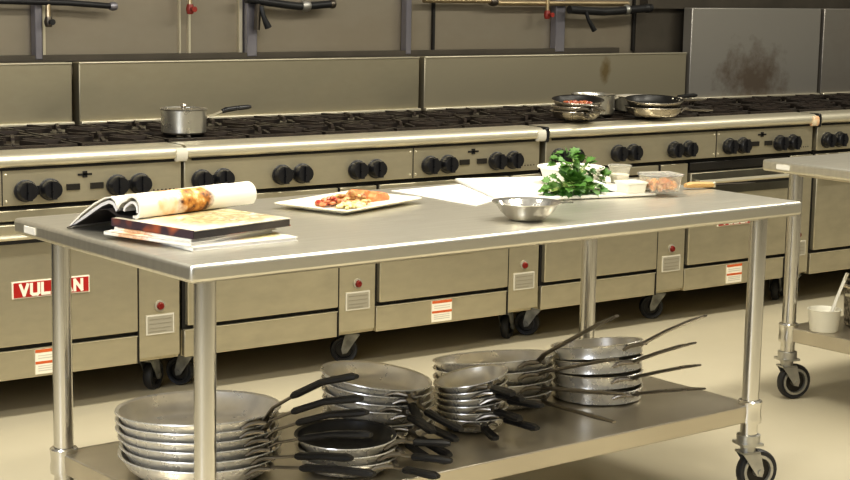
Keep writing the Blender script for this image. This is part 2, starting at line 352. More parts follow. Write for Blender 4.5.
def caster(t, x, y, zt, wr, name='caster', mm='dzinc', yaw=0.0):
    """swivel caster, wheel touching z=0, plate at zt"""
    T = TX(x, y, 0, 0, 0, yaw)
    f = MB()
    f.box(-.035, .035, -.035, .035, zt - .008, zt, T)
    f.tube([T @ Vector((0, 0, zt - .008)), T @ Vector((0, 0, zt - .03))], .024, 12)
    for s in (-1, 1):
        f.add([(-.03, s * .022, zt - .03), (.03, s * .022, zt - .03), (.045, s * .022, wr + .005), (.04, s * .022, wr - .016), (.022, s * .022, wr - .012),
               (-.03, s * .026, zt - .03), (.03, s * .026, zt - .03), (.045, s * .026, wr + .005), (.04, s * .026, wr - .016), (.022, s * .026, wr - .012)],
              [(0, 1, 2, 3, 4), (9, 8, 7, 6, 5), (0, 5, 6, 1), (1, 6, 7, 2), (2, 7, 8, 3), (3, 8, 9, 4), (4, 9, 5, 0)], T)
    f.box(-.03, .03, -.026, .026, zt - .034, zt - .028, T)
    f.tube([T @ Vector((.033, -.03, wr)), T @ Vector((.033, .03, wr))], .009, 10)
    c = f.build(name, mm, t)
    w = MB(); Tw = T @ TX(.033, 0, wr, PI / 2)
    w.lathe([(wr * .78, -.014), (wr * .93, -.016), (wr, -.009), (wr, .009), (wr * .93, .016), (wr * .78, .014)], 28, Tw)
    w.build('tyre', 'tyre', c); hm = 'zinc' if mm == 'zinc' else 'pipe'
    MB().lathe([(0, -.016), (wr * .22, -.017), (wr * .24, -.005), (wr * .26, -.005), (wr * .26, .005), (wr * .24, .005), (wr * .22, .017), (0, .016)], 24, Tw).build('wheel_hub', hm, c)
    MB().lathe([(wr * .60, -.012), (wr * .63, -.016), (wr * .76, -.016), (wr * .79, -.012), (wr * .79, .012), (wr * .76, .016), (wr * .63, .016), (wr * .60, .012), (wr * .60, -.012)], 28, Tw).build('wheel_ring', hm, c)
    MB().lathe([(wr * .25, -.006), (wr * .61, -.006), (wr * .61, .006), (wr * .25, .006)], 24, Tw).build('wheel_recess_shade', 'dark_or_shade', c)  # dark disc, shade of the wheel recess put into its colour
    return c

def cook_range(x0, w, doors, pillars, badges, pairs, thermo, seams, label, high=False, stick=(), capmat='label', casters=(), gr=.028, spot=False, stop=True, shade=()):
    t = thing('cooking_range', label, 'range', (x0, 0, 0), group='stainless ranges in a row along the back wall')
    X0, X1 = .006, w - gr
    MB().box(X0, X1, .034, .86, .15, .735).build('carcass', 'steel', t, .003)
    # control panel and its dark undercut
    MB().box(X0 + .002, X1 - .002, .03, .30, .735, .752).build('undercut', 'gap', t)
    MB().box(X0, X1, .006, .30, .752, .882).build('control_panel', 'steel', t, .003)
    # rounded front rail
    pr = [(.10, .884), (.0, .883), (-.010, .885), (-.017, .892), (-.019, .902), (-.017, .914), (-.009, .925), (.004, .930), (.115, .931)]
    MB().prism(pr, X0, X1).build('front_rail', 'rail', t, label='rounded polished front rail')
    MB().box(X0 + .03, X1 - .03, .001, .03, .873, .8845).build('rail_slot', 'gap', t)
    MB().box(X0, X1, .11, .868, .86, .903).build('cooktop', 'deck', t)
    MB().box(X0, X1, .11, .120, .86, .931).build('cooktop_lip', 'rail', t)
    # backsplash
    B0, B1 = .008, w - .022
    zt = 1.41 if high else 1.182
    MB().box(B0, B1, .868, .93, .90, zt).build('backsplash', ('scorch' if w < 1.2 and x0 < 2 else 'riser_cool') if high else ('riser_spot' if spot else 'riser'), t, .004)
    MB().box(B0, B1, .846, .868, .90, .950).build('backsplash_ledge', 'rail', t, .004)
    if not high:
        MB().box(B0, B1, .863, .868, 1.176, 1.183).build('backsplash_rim', 'rail', t, .003)
    n = int(round((w) / .342)); cw = w / n
    for i in range(n):
        for j in range(2):
            linked('grate', GRm, t, (cw * (i + .5), .310 + .365 * j, .924))
            linked('burner', BUm, t, (cw * (i + .5), .310 + .365 * j, .916))
    for c in pairs:
        MB().box(c - .040, c + .040, .000, .007, .786, .816).build('knob_plate', 'black', t)
        for s in (-1, 1): linked('knob', KNm, t, (c + s * .0445, .006, .801))
    for c in thermo:
        for s in (-1, 1): MB().box(c + s * .0445 - .024, c + s * .0445 + .024, .000, .007, .794, .815).build('thermostat_scale', 'dark_or_shade', t)
        MB().box(c - .026, c + .026, .002, .007, .842, .849).box(c - .008, c + .008, .002, .007, .835, .857).build('pilot_slot', 'gap', t)
    for c in seams:
        MB().box(c - .0015, c + .0015, .004, .01, .754, .874).build('panel_seam', 'gap', t)
        for dx in (-.014, .014):
            for z in (.768, .858): MB().ball((c + dx, .006, z), .005).build('screw', 'rail', t)
    sc = MB()
    for i in range(6): sc.ball((X1 - .11 + .016 * i, .006, .775), .003, 6, 4)
    sc.build('rivets', 'dark_or_shade', t)
    # doors, kick panels
    for i, (a, b) in enumerate(doors):
        MB().box(a + .006, b - .006, .026, .04, .250, .740).build('door_gap', 'gap', t)
        MB().box(a + .018, b - .008, .014, .034, .698, .735).build('valve_cover', 'dark_or_shade' if i in shade else 'steel', t, .003)
        if i in shade: MB().box(a + .020, b - .010, .0015, .006, .585, .686).build('door_shade_band', 'shadesteel', t, label='greenish grey band of painted shade along the top of the oven door')  # band painted as the control overhang's shade; valve cover darkened likewise
        d = MB().box(a + .018, b - .008, .004, .034, .268, .688).build('oven_door', 'steel', t, .004)
        h = MB().tube([(a + .03, -.032, .650), (b - .02, -.032, .650)], .010, 10)
        for xx in (a + .05, b - .04): h.tube([(xx, .006, .650), (xx, -.032, .650)], .008, 8)
        h.build('door_handle', 'rail', d)
        MB().box(a + .02, b - .01, .001, .0045, .622, .638).build('handle_shadow', 'gap', d)  # black strip painted as the handle's shadow on the door
        if i in badges:
            c0 = (a + b) / 2
            bd = MB().box(c0 - .143, c0 + .143, -.001, .005, .433, .492).build('badge', 'badgetext', d, .001)
            MB().box(c0 - .138, c0 + .138, -.003, .0, .437, .488).build('badge_field', 'badge', d)
            tx = MB(); badge_text(tx, c0 - .120, .4445, .240, .036, -.0035); tx.build('badge_lettering', 'badgetext', d)
        MB().box(a + .008, b - .006, .012, .04, .150, .252).build('kick_panel', 'steel', t, .003)
        MB().box(a + .008, b - .006, .009, .0125, .249, .2525).build('panel_edge', 'rail', t)
    for (a, b) in pillars:
        MB().box(a - .002, b + .0, .010, .034, .165, .735).build('pillar', 'steel', t, .003)
        MB().box(a - .006, a - .0015, .008, .03, .150, .735).build('pillar_seam', 'gap', t)
        c = (a + b) / 2
        l = MB().lathe([(.021, 0), (.021, .006), (.014, .007)], 20, TX(c, .0105, .353, PI / 2)).build('indicator_light', 'platefield', t)
        MB().lathe([(.0145, 0), (.0145, .010), (.010, .017), (0, .018)], 18, TX(c, .0105, .353, PI / 2)).build('lens', 'redlamp', l)
        p = MB().box(c - .056, c + .056, .0055, .0105, .250, .322).build('rating_plate', 'label', t)
        MB().box(c - .051, c + .051, .0047, .006, .255, .317).build('plate_field', 'platefield', p)
        q = MB()
        for z in (.306, .290, .274, .262): q.box(c - .044, c + .044 - .02 * (z < .27), .0035, .0052, z - .0015, z + .0015)
        q.build('plate_lines', 'plateline', p)
    for c in stick:
        s = MB().box(c - .05, c + .05, .0065, .0125, .160, .247).build('warning_sticker', 'badgetext', t)
        q = MB().box(c - .05, c + .05, .0055, .007, .236, .247).box(c - .05, c + .05, .0055, .007, .196, .205); q.build('sticker_bands', 'orange', s)
        q = MB()
        for z in (.225, .216, .188, .180, .172): q.box(c - .04, c + .04, .0058, .007, z - .002, z + .002)
        q.build('sticker_lines', 'label', s)
    # end cap at the right of the rail
    MB().prism([(-.014, .874), (-.021, .884), (-.0225, .900), (-.020, .914), (-.012, .922), (.0, .918), (.0, .878)], X1 - .032, X1 + .012).build('rail_end_plate', capmat, t)
    if stop: MB().box(X1 + .0125, X1 + .033, -.018, .05, .868, .932).build('rail_end_stop', 'black', t, .006)
    if stop: MB().box(X1 - .002, X1 + .033, .05, .84, .16, .87).build('side_gap', 'gap', t)
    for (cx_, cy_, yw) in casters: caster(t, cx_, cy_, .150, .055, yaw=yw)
    return t

doors = [(0, .685), (.855, 1.535)]; pil = [(.685, .855), (1.535, 1.698)]
pairs = [.12 + .341 * i + .010 * (i > 2) for i in range(5)]
ca = [(.11, .17, 2.2), (.85, .16, 2.6), (1.655, .17, .6), (.15, .72, 1.), (1.55, .72, 1.)]
def rng(x0, label, **kw):
    return cook_range(x0, W, doors, pil, (1,), pairs, (1.328,), (1.026,), label, stick=(1.185,), casters=ca, **kw)
rng(-2 * W, 'leftmost ten-burner steel range, red name badge left of the table leg', gr=.006, stop=False)
rng(-W, 'ten-burner steel range with the lone saucepan on its top')
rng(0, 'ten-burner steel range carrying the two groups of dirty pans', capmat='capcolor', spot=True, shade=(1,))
kw36 = dict(doors=[(0, .855)], pillars=[(.855, 1.02)], badges=(0,), pairs=[.12 + .341 * i for i in range(3)], thermo=(), seams=(), high=True, casters=[(.09, .17, 2.2), (.95, .17, .6), (.15, .72, 1.), (.9, .72, 1.)])
cook_range(W, 1.0262, label='shorter range with the tall scorched back panel', **kw36)
cook_range(W + 1.0262, 1.0262, label='range at the right edge with the tall bluish back panel', **kw36)

# ------------------------------------------------------------------ work tables
def work_table(origin, rz, L, D, label, scr=True):
    t = thing('work_table', label, 'table', origin, (0, 0, rz), group='stainless work tables on casters')
    H = .9
    top = MB().box(0, L, 0, D, H - .042, H).build('tabletop', 'table', t, .010, 4)
    i = .09
    hc = MB()
    for y in (i, D - i): hc.box(i + .03, L - i - .03, y - .03, y + .03, H - .055, H - .042)
    for x in (i, L - i): hc.box(x - .03, x + .03, i + .03, D - i - .03, H - .055, H - .042)
    hc.build('under_channel', 'shelf', t, .004)
    MB().box(-.003, .001, D - .13, D - .07, H - .030, H - .012).build('maker_plate', 'white', t, label='small white plate on the table edge')
    zs = .276
    sh = MB()
    sh.box(i - .01, L - i + .01, i - .01, D - i + .01, zs - .012, zs)
    sh.build('undershelf', 'shelf', t)
    ed = MB()
    for y in (i - .014, D - i + .004): ed.box(i, L - i, y, y + .010, zs - .052, zs + .001)
    for x in (i - .014, L - i + .004): ed.box(x, x + .010, i, D - i, zs - .052, zs + .001)
    ed.build('shelf_rim', 'shelf', t, .003)
    for n, (x, y, yw) in enumerate(((i, i, -.6), (L - i, i, -.35), (i, D - i, -.35), (L - i, D - i, .9))):
        l = MB().tube([(x, y, .158), (x, y, H - .042)], .026, 24).build('leg', 'tube', t)
        MB().lathe([(.027, -.045), (.036, -.043), (.037, -.03), (.034, -.01), (.037, .022), (.033, .026), (.027, .027)], 24, TX(x, y, zs - .012)).build('shelf_collar', 'tube', l)
        MB().lathe([(.027, 0), (.036, 0), (.036, .03), (.027, .032)], 24, TX(x, y, .152)).build('leg_socket', 'zinc', l)
        ft = MB().lathe([(.027, -.008), (.035, -.008), (.035, 0), (.027, 0)], 20, TX(x, y, H - .042)).build('leg_flange', 'shelf', l)
        caster(t, x, y, .158, .066, mm='zinc', yaw=yw)
    return t
TR = R(2.1208)
T1 = (-2.8479, -2.1128, 0)
work_table(T1, TR, 2.1037, .8924, 'long steel work table in front with books, plate and boards on it')
work_table((.0764 + .8924 * math.sin(TR), -1.1266 - .8924 * math.cos(TR), 0), TR, 2.1037, .8924, 'second steel work table cut off by the right edge')

# ------------------------------------------------------------------ pans
def pan(label, cat, loc, rt, h, rb, az, tilt=(0, 0), hl=.22, rise=.05, style='grip', inner='panin', outer='alu', group=None, straight=False, hw=.024, grip_l=.55, name='frying_pan', droop=0.0):
    t = thing(name, label, cat, loc, (0, 0, 0), group)
    t.rotation_euler = Euler((tilt[0], tilt[1], 0))
    th = .0035
    if straight:
        o = [(0, 0), (rb, 0), (rb + .008, .004), (rt - .002, h * .35), (rt, h - .003), (rt + .004, h)]
        inn = [(rt + .002, h + .002), (rt - th, h), (rt - th - .001, h * .35), (rb + .003, .006), (rb - .004, th), (0, th)]
    else:
        o = [(0, 0), (rb, 0), (rb + (rt - rb) * .35, h * .14), (rb + (rt - rb) * .68, h * .42), (rb + (rt - rb) * .9, h * .78), (rt, h - .002), (rt + .006, h)]
        inn = [(rt + .005, h + .003), (rt - th, h), (rb + (rt - rb) * .9 - th, h * .78 + .001), (rb + (rt - rb) * .68 - th, h * .42 + .002), (rb + (rt - rb) * .35 - .002, h * .14 + .003), (rb - .002, th), (0, th)]
    MB().lathe(o + inn[:1], 56).build('body', outer, t)
    MB().lathe(inn, 56).build('cooking_surface', inner, t)
    T = TX(rz=az)
    z0 = h * .72
    rr = rb + (rt - rb) * .9 if not straight else rt
    pts = [(rr + .001, z0), (rr + .02, z0 + .006), (rr + .05, z0 + rise * .30), (rr + hl * .45, z0 + rise * .62 ), (rr + hl * .8, z0 + rise * .95 - droop * .4), (rr + hl, z0 + rise - droop)]
    if style == 'dark':
        pts = [(rr + .001, z0), (rr + .02, z0 + .004), (rr + .05, z0 + rise * .20), (rr + hl * .45, z0 + rise * .50), (rr + hl * .8, z0 + rise * .84), (rr + hl, z0 + rise)]
    hd = MB()
    if style == 'grip':
        hd.ribbon(pts, [.045, .028, .014, .013, .013, .013], [.005, .006, .007, .007, .007, .007], T)
    else:
        hd.ribbon(pts, [.05, .034, hw * .8, hw * .9, hw * 1.1, hw * .7], [.005, .008, .010, .010, .010, .006], T)
    # bracket loop and rivets against the wall of the pan
    for s in (-1, 1):
        hd.tube([T @ Vector((rr + .034, s * .008, z0 + .007)), T @ Vector((rr + .016, s * .024, z0 + .008)), T @ Vector((rr + .002, s * .036, z0 + .004)), T @ Vector((rr - .003 - .0012 / rr, s * .052, z0 - .006))], [.005, .0065, .0065, .004], 8)
    ho = hd.build('handle', 'handle_dark', t)
    rv = MB()
    for s in (-1, 0, 1): rv.ball(T @ Vector((rr + .003 - .006 * abs(s), s * .028, z0 + .004)), .0065, 10, 6)
    rv.build('rivets', 'rail', ho)
    if style == 'grip':
        k = len(pts)
        def at(f):
            x = rr + hl * f
            for a, b in zip(pts, pts[1:]):
                if a[0] <= x <= b[0] + 1e-9: return (x, a[1] + (b[1] - a[1]) * (x - a[0]) / (b[0] - a[0]))
            return pts[-1]
        e = (pts[-1][0] + .012, pts[-1][1] + (pts[-1][1] - pts[-2][1]) * .2)
        gp = [at(1 - grip_l), at(1 - grip_l + .03), at(1 - grip_l * .5), at(.98), e]
        MB().ribbon(gp, [.020, .027, .026, .029, .018], [.012, .017, .016, .018, .010], T).build('grip', 'rubber', t)
    return t

SZ = .2765
ORD = ['bottom', 'second from bottom', 'third from bottom', 'fourth from bottom', 'fifth from bottom', 'topmost']
def nm(i, n): return 'topmost' if i == n - 1 else ORD[i]
# stack A: six big pans behind the front left leg
def lean(near, right): return (-.8 * R(near) - .6 * R(right), .6 * R(near) - .8 * R(right))
nA = 6
for i, (az, hl, rise) in enumerate(((-69, .33, .045), (-65, .24, .035), (-69, .32, .085), (-68, .31, .11), (-72, .32, .125), (-72, .30, .15))):
    pan('wide aluminium pan, %s in the stack by the near left table leg' % nm(i, nA), 'pan', (-2.572 + random.uniform(-.006, .006), -1.655 + random.uniform(-.006, .006), SZ + .0225 * i), .202 + .003 * (i == nA - 1), .054, .150,
        R(az), lean(.4 * i, .3 * i), hl=hl, rise=rise, group='large pans stacked at the left of the undershelf', grip_l=.62)
# stack B: behind, tilted to the right
nB = 6
for i, (az, hl, rise) in enumerate(((-104, .20, -.005), (-96, .22, -.01), (-90, .20, -.01), (-101, .20, .0), (-86, .20, -.02), (-94, .13, -.05))):
    pan('steel frying pan, %s in the tilted stack right of the large pans' % nm(i, nB), 'pan', (-1.990 - .004 * i, -1.630, SZ + .0215 * i + .016 * (i > 1) + .004 * (i > 3)), .150, .045, .108,
        R(az), lean(0, -1.4 * i), hl=hl, rise=rise, group='frying pans in the tilted middle stack', style='grip', grip_l=.65)
# stack F: in front, with a black interior on top
nF = 3
for i, (az, hl) in enumerate(((-74, .16), (-60, .16), (-46, .14))):
    pan(['steel frying pan, bottom of the low front stack', 'steel frying pan under the black nonstick pan', 'black nonstick frying pan with steel outside on the low front stack'][i], 'pan', (-2.245 + .004 * i, -1.845 + .01 * i, SZ + .022 * i), .128, .040, .09,
        R(az), lean(-1.0 * i, 0), hl=hl, rise=.006, inner='nonstick' if i == 2 else 'panin', group='frying pans in the low front stack', style='grip', grip_l=.6)
# stack C: small pans
nC = 6
for i, (az, hl, rise) in enumerate(((-112, .13, .0), (-88, .17, .0), (-100, .17, .01), (-82, .16, .0), (-97, .16, .01), (-104, .17, .01))):
    pan('small frying pan, %s in the narrow stack at mid shelf' % nm(i, nC), 'pan', (-1.722 + .002 * i, -1.70, SZ + .021 * i), .100, .042, .066,
        R(az), lean(-.3 * i, 2.4 * i), hl=hl, rise=rise, group='small pans in the narrow stack', style='grip', grip_l=.7)
# stack E: wide pans behind with long bare handles
nE = 4
for i, (az, hl, rise) in enumerate(((-86, .32, .0), (-86, .36, .035), (-88, .35, .08), (-88, .36, .15))):
    pan('wide pan with long bare handle, %s in stack behind the narrow stack' % nm(i, nE), 'pan', (-1.455, -1.475, SZ + .0265 * i + .004 * (i > 1)), .180, .044, .150,
        R(az), lean(2.3 * i, 1.5 * i), hl=hl, rise=rise, style='dark', group='wide pans with long bare handles')
# stack D: straight sided pans at the right
nD = 4
for i, (az, hl, rise) in enumerate(((-90, .31, .085), (-92, .31, .09), (-90, .28, .085), (-76, .25, .09))):
    pan('straight-sided steel pan, %s in the right stack' % nm(i, nD), 'pan', (-1.163, -1.615, SZ + .0420 * i), .138, .039, .130,
        R(az), lean(2.3 * i, 1.8 * i), hl=hl, rise=rise, style='dark', straight=True, hw=.026, group='straight sided pans at the right of the undershelf', inner='panin', name='saute_pan')

# ------------------------------------------------------------------ pots and pans on the ranges
GZ = .9465
t = thing('saucepan', 'aluminium saucepan alone on the burners behind the open book', 'saucepan', (-1.568, .258, GZ))
MB().lathe([(0, 0), (.078, 0), (.084, .006), (.085, .088), (.089, .092), (.086, .094), (.082, .090), (.081, .008), (.076, .004), (0, .004)], 48).build('body', 'potmetal', t)
MB().lathe([(0, .085), (.079, .084), (.081, .088), (0, .092)], 40).lathe([(0, .091), (.008, .091), (.008, .098), (.014, .102), (.010, .110), (0, .111)], 16).build('lid', 'handle', t)
T = TX(rz=R(-18))
h = MB().ribbon([(.083, .062), (.11, .066), (.14, .078), (.16, .086)], [.05, .03, .016, .014], [.006, .007, .008, .008], T)
hh = h.build('handle', 'rail', t)
MB().tube([T @ Vector(p) for p in ((.145, 0, .080), (.16, 0, .086), (.20, 0, .092), (.245, 0, .096), (.258, 0, .097))], [.008, .010, .009, .009, .005], 12).build('grip', 'black', t)

grp = 'used pans on the middle range'
def lean(near, right): return (-.8 * R(near) - .6 * R(right), .6 * R(near) - .8 * R(right))
for i in range(3):
    lab = ['lower used skillet on the burner behind the parsley', 'middle used skillet behind the parsley', 'top skillet with tomato scraps behind the parsley'][i]
    pan(lab, 'pan', (.275 + .004 * i, .125, GZ + .020 * i + .008 * (i > 1)), .108, .034, .075, R(-115 + 8 * i), tilt=lean(-6, 0) if i == 2 else (0, 0), hl=.10, rise=-.004, style='dark', inner='panin' if i < 2 else 'nonstick', outer='handle', group=grp)
f = MB()
y_ = lambda r, a: r * (.6 * math.cos(a) + .8 * math.sin(a))
for i in range(44):
    a = random.uniform(0, 2 * PI); r = .06 * math.sqrt(random.random())
    f.ball((r * math.cos(a), r * math.sin(a), random.uniform(.004, .014) + .09 * (.6 * 0 + y_(r, a))), random.uniform(.007, .012), 6, 4, (1, 1, .7))
tag(f.build('food_scraps', 'tomato', loc=(.283, .125, GZ + .056)), 'red tomato scraps lying in the top skillet', 'food', kind='stuff')
t = thing('stock_pot', 'plain steel pot behind the tomato skillet', 'pot', (.50, .265, GZ))
MB().lathe([(0, 0), (.088, 0), (.096, .008), (.096, .088), (.101, .092), (.097, .094), (.093, .088), (.092, .01), (0, .006)], 48).build('body', 'potmetal', t)
for s in (-1, 1):
    MB().tube([(s * .095, -.035, .070), (s * .120, -.03, .074), (s * .120, .03, .074), (s * .095, .035, .070)], .006, 8).build('handle', 'rail', t)
for i in range(2):
    pan(['lower skillet of the pair on the right burners', 'front upper skillet of the pair on the right burners'][i], 'pan', (.70, .085, GZ + .026 * i + .008 * (i > 0)), .125, .040, .090, R([-30, -12][i]), lean(-5, 0) if i else (0, 0), hl=.15, rise=.0, style='dark', inner='nonstick', outer='handle', group=grp)
pan('bright shallow pan with black handle at the back of the right burners', 'pan', (.86, .33, GZ), .120, .068, .11, R(-12), hl=.17, rise=.02, style='grip', straight=True, outer='potmetal', group=grp, name='saute_pan')
pan('small pan with dark handle left of the bright shallow pan', 'pan', (.73, .50, GZ), .095, .06, .08, R(200), hl=.15, rise=.02, style='grip', straight=True, outer='potmetal', group=grp, name='saute_pan', inner='nonstick')

# ------------------------------------------------------------------ things on the front table
TZ = .9005
# magazines and books at the left
MAGM = page_mat('magazine cover print', (.80, .78, .72), [((.22, .10, .01), (.10, .08, .5), [(.75, .62, .35), (.45, .38, .16), (.78, .72, .5)]), ((.05, .2, .01), (.07, .07, .5), [(.6, .25, .1), (.8, .7, .5)])], .3)
def slab(name, lab, loc, rz, w, d, h, m, pages='paper', cat='magazine', cover=.0015, rx=0):
    t = thing(name, lab, cat, loc, (0, 0, rz))
    MB().box(.003, w - .003, .003, d - .003, cover, h - cover).build('pages', pages, t)
    MB().box(0, w, 0, d, 0, cover).build('back_cover', m, t)
    MB().box(0, w, 0, d, h - cover, h).build('front_cover', m, t)
    MB().box(0, .002, 0, d, 0, h).build('spine', m, t)
    return t
slab('magazine', 'lowest white magazine at the bottom of the book pile', (-2.752, -1.946, TZ), R(3), .298, .275, .010, MAGM)
slab('magazine', 'second white magazine in the book pile', (-2.752, -1.938, TZ + .0102), R(18), .295, .285, .009, MAGM)
slab('magazine', 'white magazine just under the hardback with the printed cover', (-2.745, -1.926, TZ + .0194), R(14), .285, .27, .007, MAGM)
HB = page_mat('hardback cover print', (.62, .57, .46), [((.21, .14, .02), (.16, .13, .5), [(.58, .47, .27), (.40, .32, .16), (.26, .20, .10), (.62, .56, .44)]), ((.11, .22, .03), (.06, .05, .5), [(.62, .38, .2), (.8, .7, .5)])], .9)
t = thing('cookbook', 'closed hardback with a food picture on its cover under the open book', 'book', (-2.742, -1.934, TZ + .0266), (0, 0, R(13)))
w, d, h = .318, .295, .020
MB().box(.006, w - .006, .006, d - .006, .003, h - .003).build('pages', 'paper', t)
MB().box(0, w, 0, d, 0, .003).build('back_cover', 'redcover', t)
MB().box(0, w, 0, d, h - .003, h).build('front_cover', HB, t, .001)
MB().box(-.002, .0015, 0, d, 0, h).build('spine', 'redcover', t, label='dark spine with orange patches')
MB().box(0, w * .985, -.0015, .0015, .001, h - .0035).build('fore_edge', 'cover', t)
# open book: half rolled forward, half sloping to the table behind
BZ = TZ + .0468
t = thing('open_cookbook', 'open cookbook with pages curled over on top of the book pile', 'book', (-2.768, -1.722, BZ), (0, 0, R(15)))
L = .400
PG = page_mat('open page print', (.83, .79, .69), [((.185, .0, .045), (.055, .20, .06), [(.08, .035, .015), (.42, .16, .03), (.62, .30, .06), (.80, .60, .30)]), ((.09, .0, .04), (.03, .10, .05), [(.75, .55, .3), (.82, .72, .55)])], .1)
def arc(cy, cz, r, a0, a1, n, sz=1): return [(cy + r * math.cos(a0 + (a1 - a0) * i / n), cz + sz * r * math.sin(a0 + (a1 - a0) * i / n)) for i in range(n + 1)]
spine = (.085, .022)
near = [spine, (.074, .036)] + arc(.032, .0275, .028, R(40), R(265), 18)
near = [(y, max(z, .0045)) for y, z in near]
MB().sheet(near, 0, L, .007).build('near_pages', PG, t, label='pages rolled forward with a printed food picture')
inner = [(.064, .016), (.060, .026)] + arc(.034, .022, .018, R(50), R(200), 12)
MB().sheet(inner, .002, L - .002, .006).build('inner_leaves', 'paper', t)
far = [spine, (.092, .038), (.108, .046), (.130, .042), (.17, .024), (.215, -.004), (.262, -.040)]
MB().sheet(far, 0, L, .004).build('far_pages', PG, t)
far2 = [(.090, .014), (.102, .030), (.118, .034), (.145, .024), (.185, .002), (.23, -.026), (.263, -.043)]
MB().sheet(far2, .003, L - .003, .008).build('far_leaves', 'paper', t)
far3 = [(.02, .001), (.085, .003), (.115, .016), (.145, .012), (.185, -.008), (.235, -.034), (.270, -.0455)]
MB().sheet(far3, -.004, L + .004, .002).build('cover', 'cover', t, label='dark outside cover of the open book')

# plate with food
pc = (-1.985, -1.462)
PR = R(20)
t = thing('serving_plate', 'white rectangular plate holding salad and orange fish', 'plate', (pc[0], pc[1], TZ), (0, 0, PR))
def rect_dish(levels, seg=6):
    vs = []; fs = []; n = 4 * (seg + 1)
    for (hx, hy, rad, z) in levels:
        for q, (sx, sy) in enumerate(((1, 1), (-1, 1), (-1, -1), (1, -1))):
            for i in range(seg + 1):
                a = q * PI / 2 + PI / 2 * i / seg
                vs.append((sx * (hx - rad) + rad * math.cos(a), sy * (hy - rad) + rad * math.sin(a), z))
    for l in range(len(levels) - 1):
        for i in range(n):
            j = (i + 1) % n
            fs.append((l * n + i, l * n + j, (l + 1) * n + j, (l + 1) * n + i))
    fs.append(tuple(range(n))[::-1]); fs.append(tuple(range((len(levels) - 1) * n, len(levels) * n)))
    m = MB(); m.add(vs, fs); return m
rect_dish([(.145, .09, .015, 0), (.15, .095, .015, .002), (.184, .124, .012, .013), (.187, .127, .012, .016), (.184, .124, .012, .0175), (.155, .098, .015, .008), (.145, .09, .015, .006)]).build('plate_body', 'china', t)
def heap(n, rx, ry, h, s0, s1, m):
    f = MB()
    for i in range(n):
        a = random.uniform(0, 2 * PI); r = math.sqrt(random.random()); s = random.uniform(s0, s1)
        x, y = r * rx * math.cos(a), r * ry * math.sin(a)
        f.ball((x, y, s * .6 + random.random() * h * (1 - r * r)), s, 7, 5, (1, random.uniform(.6, 1), random.uniform(.5, .8)))
    return f
def on_plate(lx, ly, z=.0065): return (pc[0] + lx * math.cos(PR) - ly * math.sin(PR), pc[1] + lx * math.sin(PR) + ly * math.cos(PR), TZ + z)
tag(heap(60, .052, .05, .03, .008, .014, 0).build('chopped_salad', 'bean', loc=on_plate(-.010, -.015)), 'brown and tan chopped salad in the middle of the plate', 'food', kind='stuff')
tag(heap(30, .042, .04, .02, .007, .013, 0).build('diced_tomato', 'tomato', loc=on_plate(-.078, -.0)), 'red diced tomato at the left of the plate', 'food', kind='stuff')
tag(heap(40, .045, .025, .010, .006, .010, 0).build('pale_vegetables', 'corn', loc=on_plate(-.072, -.058)), 'pale yellow chopped vegetables at the front of the plate', 'food', kind='stuff')
for i, (lx, ly, rz, s, lab) in enumerate(((.070, .020, .2, 1.0, 'larger orange salmon piece on the plate'), (.112, -.012, -.1, .8, 'smaller orange salmon piece at the right of the plate'))):
    f = MB(); n = 7
    prof = [(-.045, 0), (-.048, .010), (-.035, .024), (-.01, .030), (.02, .027), (.042, .016), (.046, .004), (.044, 0)]
    o = f.prism([(y * s, z * s) for y, z in prof], -.026 * s, .026 * s).build('salmon_piece', 'salmon', bevel=.006, seg=3)
    o.location = on_plate(lx, ly); o.rotation_euler = (0, 0, PR + rz + PI / 2)
    tag(o, lab, 'food', 'salmon pieces on the plate')

# steel bowl with a spoon-like tab
bx, by = -1.726, -1.925
t = thing('steel_bowl', 'small shiny steel bowl near the front edge of the table', 'bowl', (bx, by, TZ))
MB().lathe([(0, 0), (.044, 0), (.050, .004), (.070, .022), (.083, .041), (.094, .047), (.0945, .0495), (.082, .045), (.068, .025), (.048, .008), (.042, .005), (0, .005)], 56).build('bowl_body', 'tube', t)
MB().ribbon([(.084, .044), (.105, .048), (.125, .047)], [.03, .024, .014], [.004, .004, .003], TX(rz=R(-30))).build('tab_handle', 'tube', t)
t = thing('spoon', 'steel spoon lying in the small shiny bowl', 'spoon', (bx, by, TZ + .012), (R(0), R(-18), R(150)))
MB().lathe([(0, -.006), (.015, -.003), (.02, .002), (.018, .001), (0, -.003)], 18, TX(), 1.4, 1).build('spoon_bowl', 'handle', t)
MB().ribbon([(.025, .001), (.05, .006), (.075, .012)], [.006, .006, .009], [.003, .003, .003]).build('spoon_handle', 'handle', t)

# paper, boards
def quad(name, lab, cat, pts, z0, h, m, bev=.0):
    c = [sum(p[i] for p in pts) / 4 for i in range(2)]
    mb = MB(); vs = [(x - c[0], y - c[1], z) for z in (0, h) for x, y in pts]
    mb.add(vs, [(3, 2, 1, 0), (4, 5, 6, 7), (0, 1, 5, 4), (1, 2, 6, 5), (2, 3, 7, 6), (3, 0, 4, 7)])
    o = mb.build(name, m, bevel=bev); o.location = (c[0], c[1], z0)
    return tag(o, lab, cat)
quad('paper_sheet', 'white sheet of paper left of the cutting board', 'paper', [(-1.672, -1.64), (-1.33, -1.45), (-1.385, -1.215), (-1.685, -1.245)], TZ, .0015, 'paper')
quad('cutting_board', 'long white cutting board under the parsley', 'cutting board', [(-1.565, -1.625), (-1.055, -1.735), (-.875, -1.30), (-1.375, -1.155)], TZ + .002, .010, 'white', .003)
BT = TZ + .0122
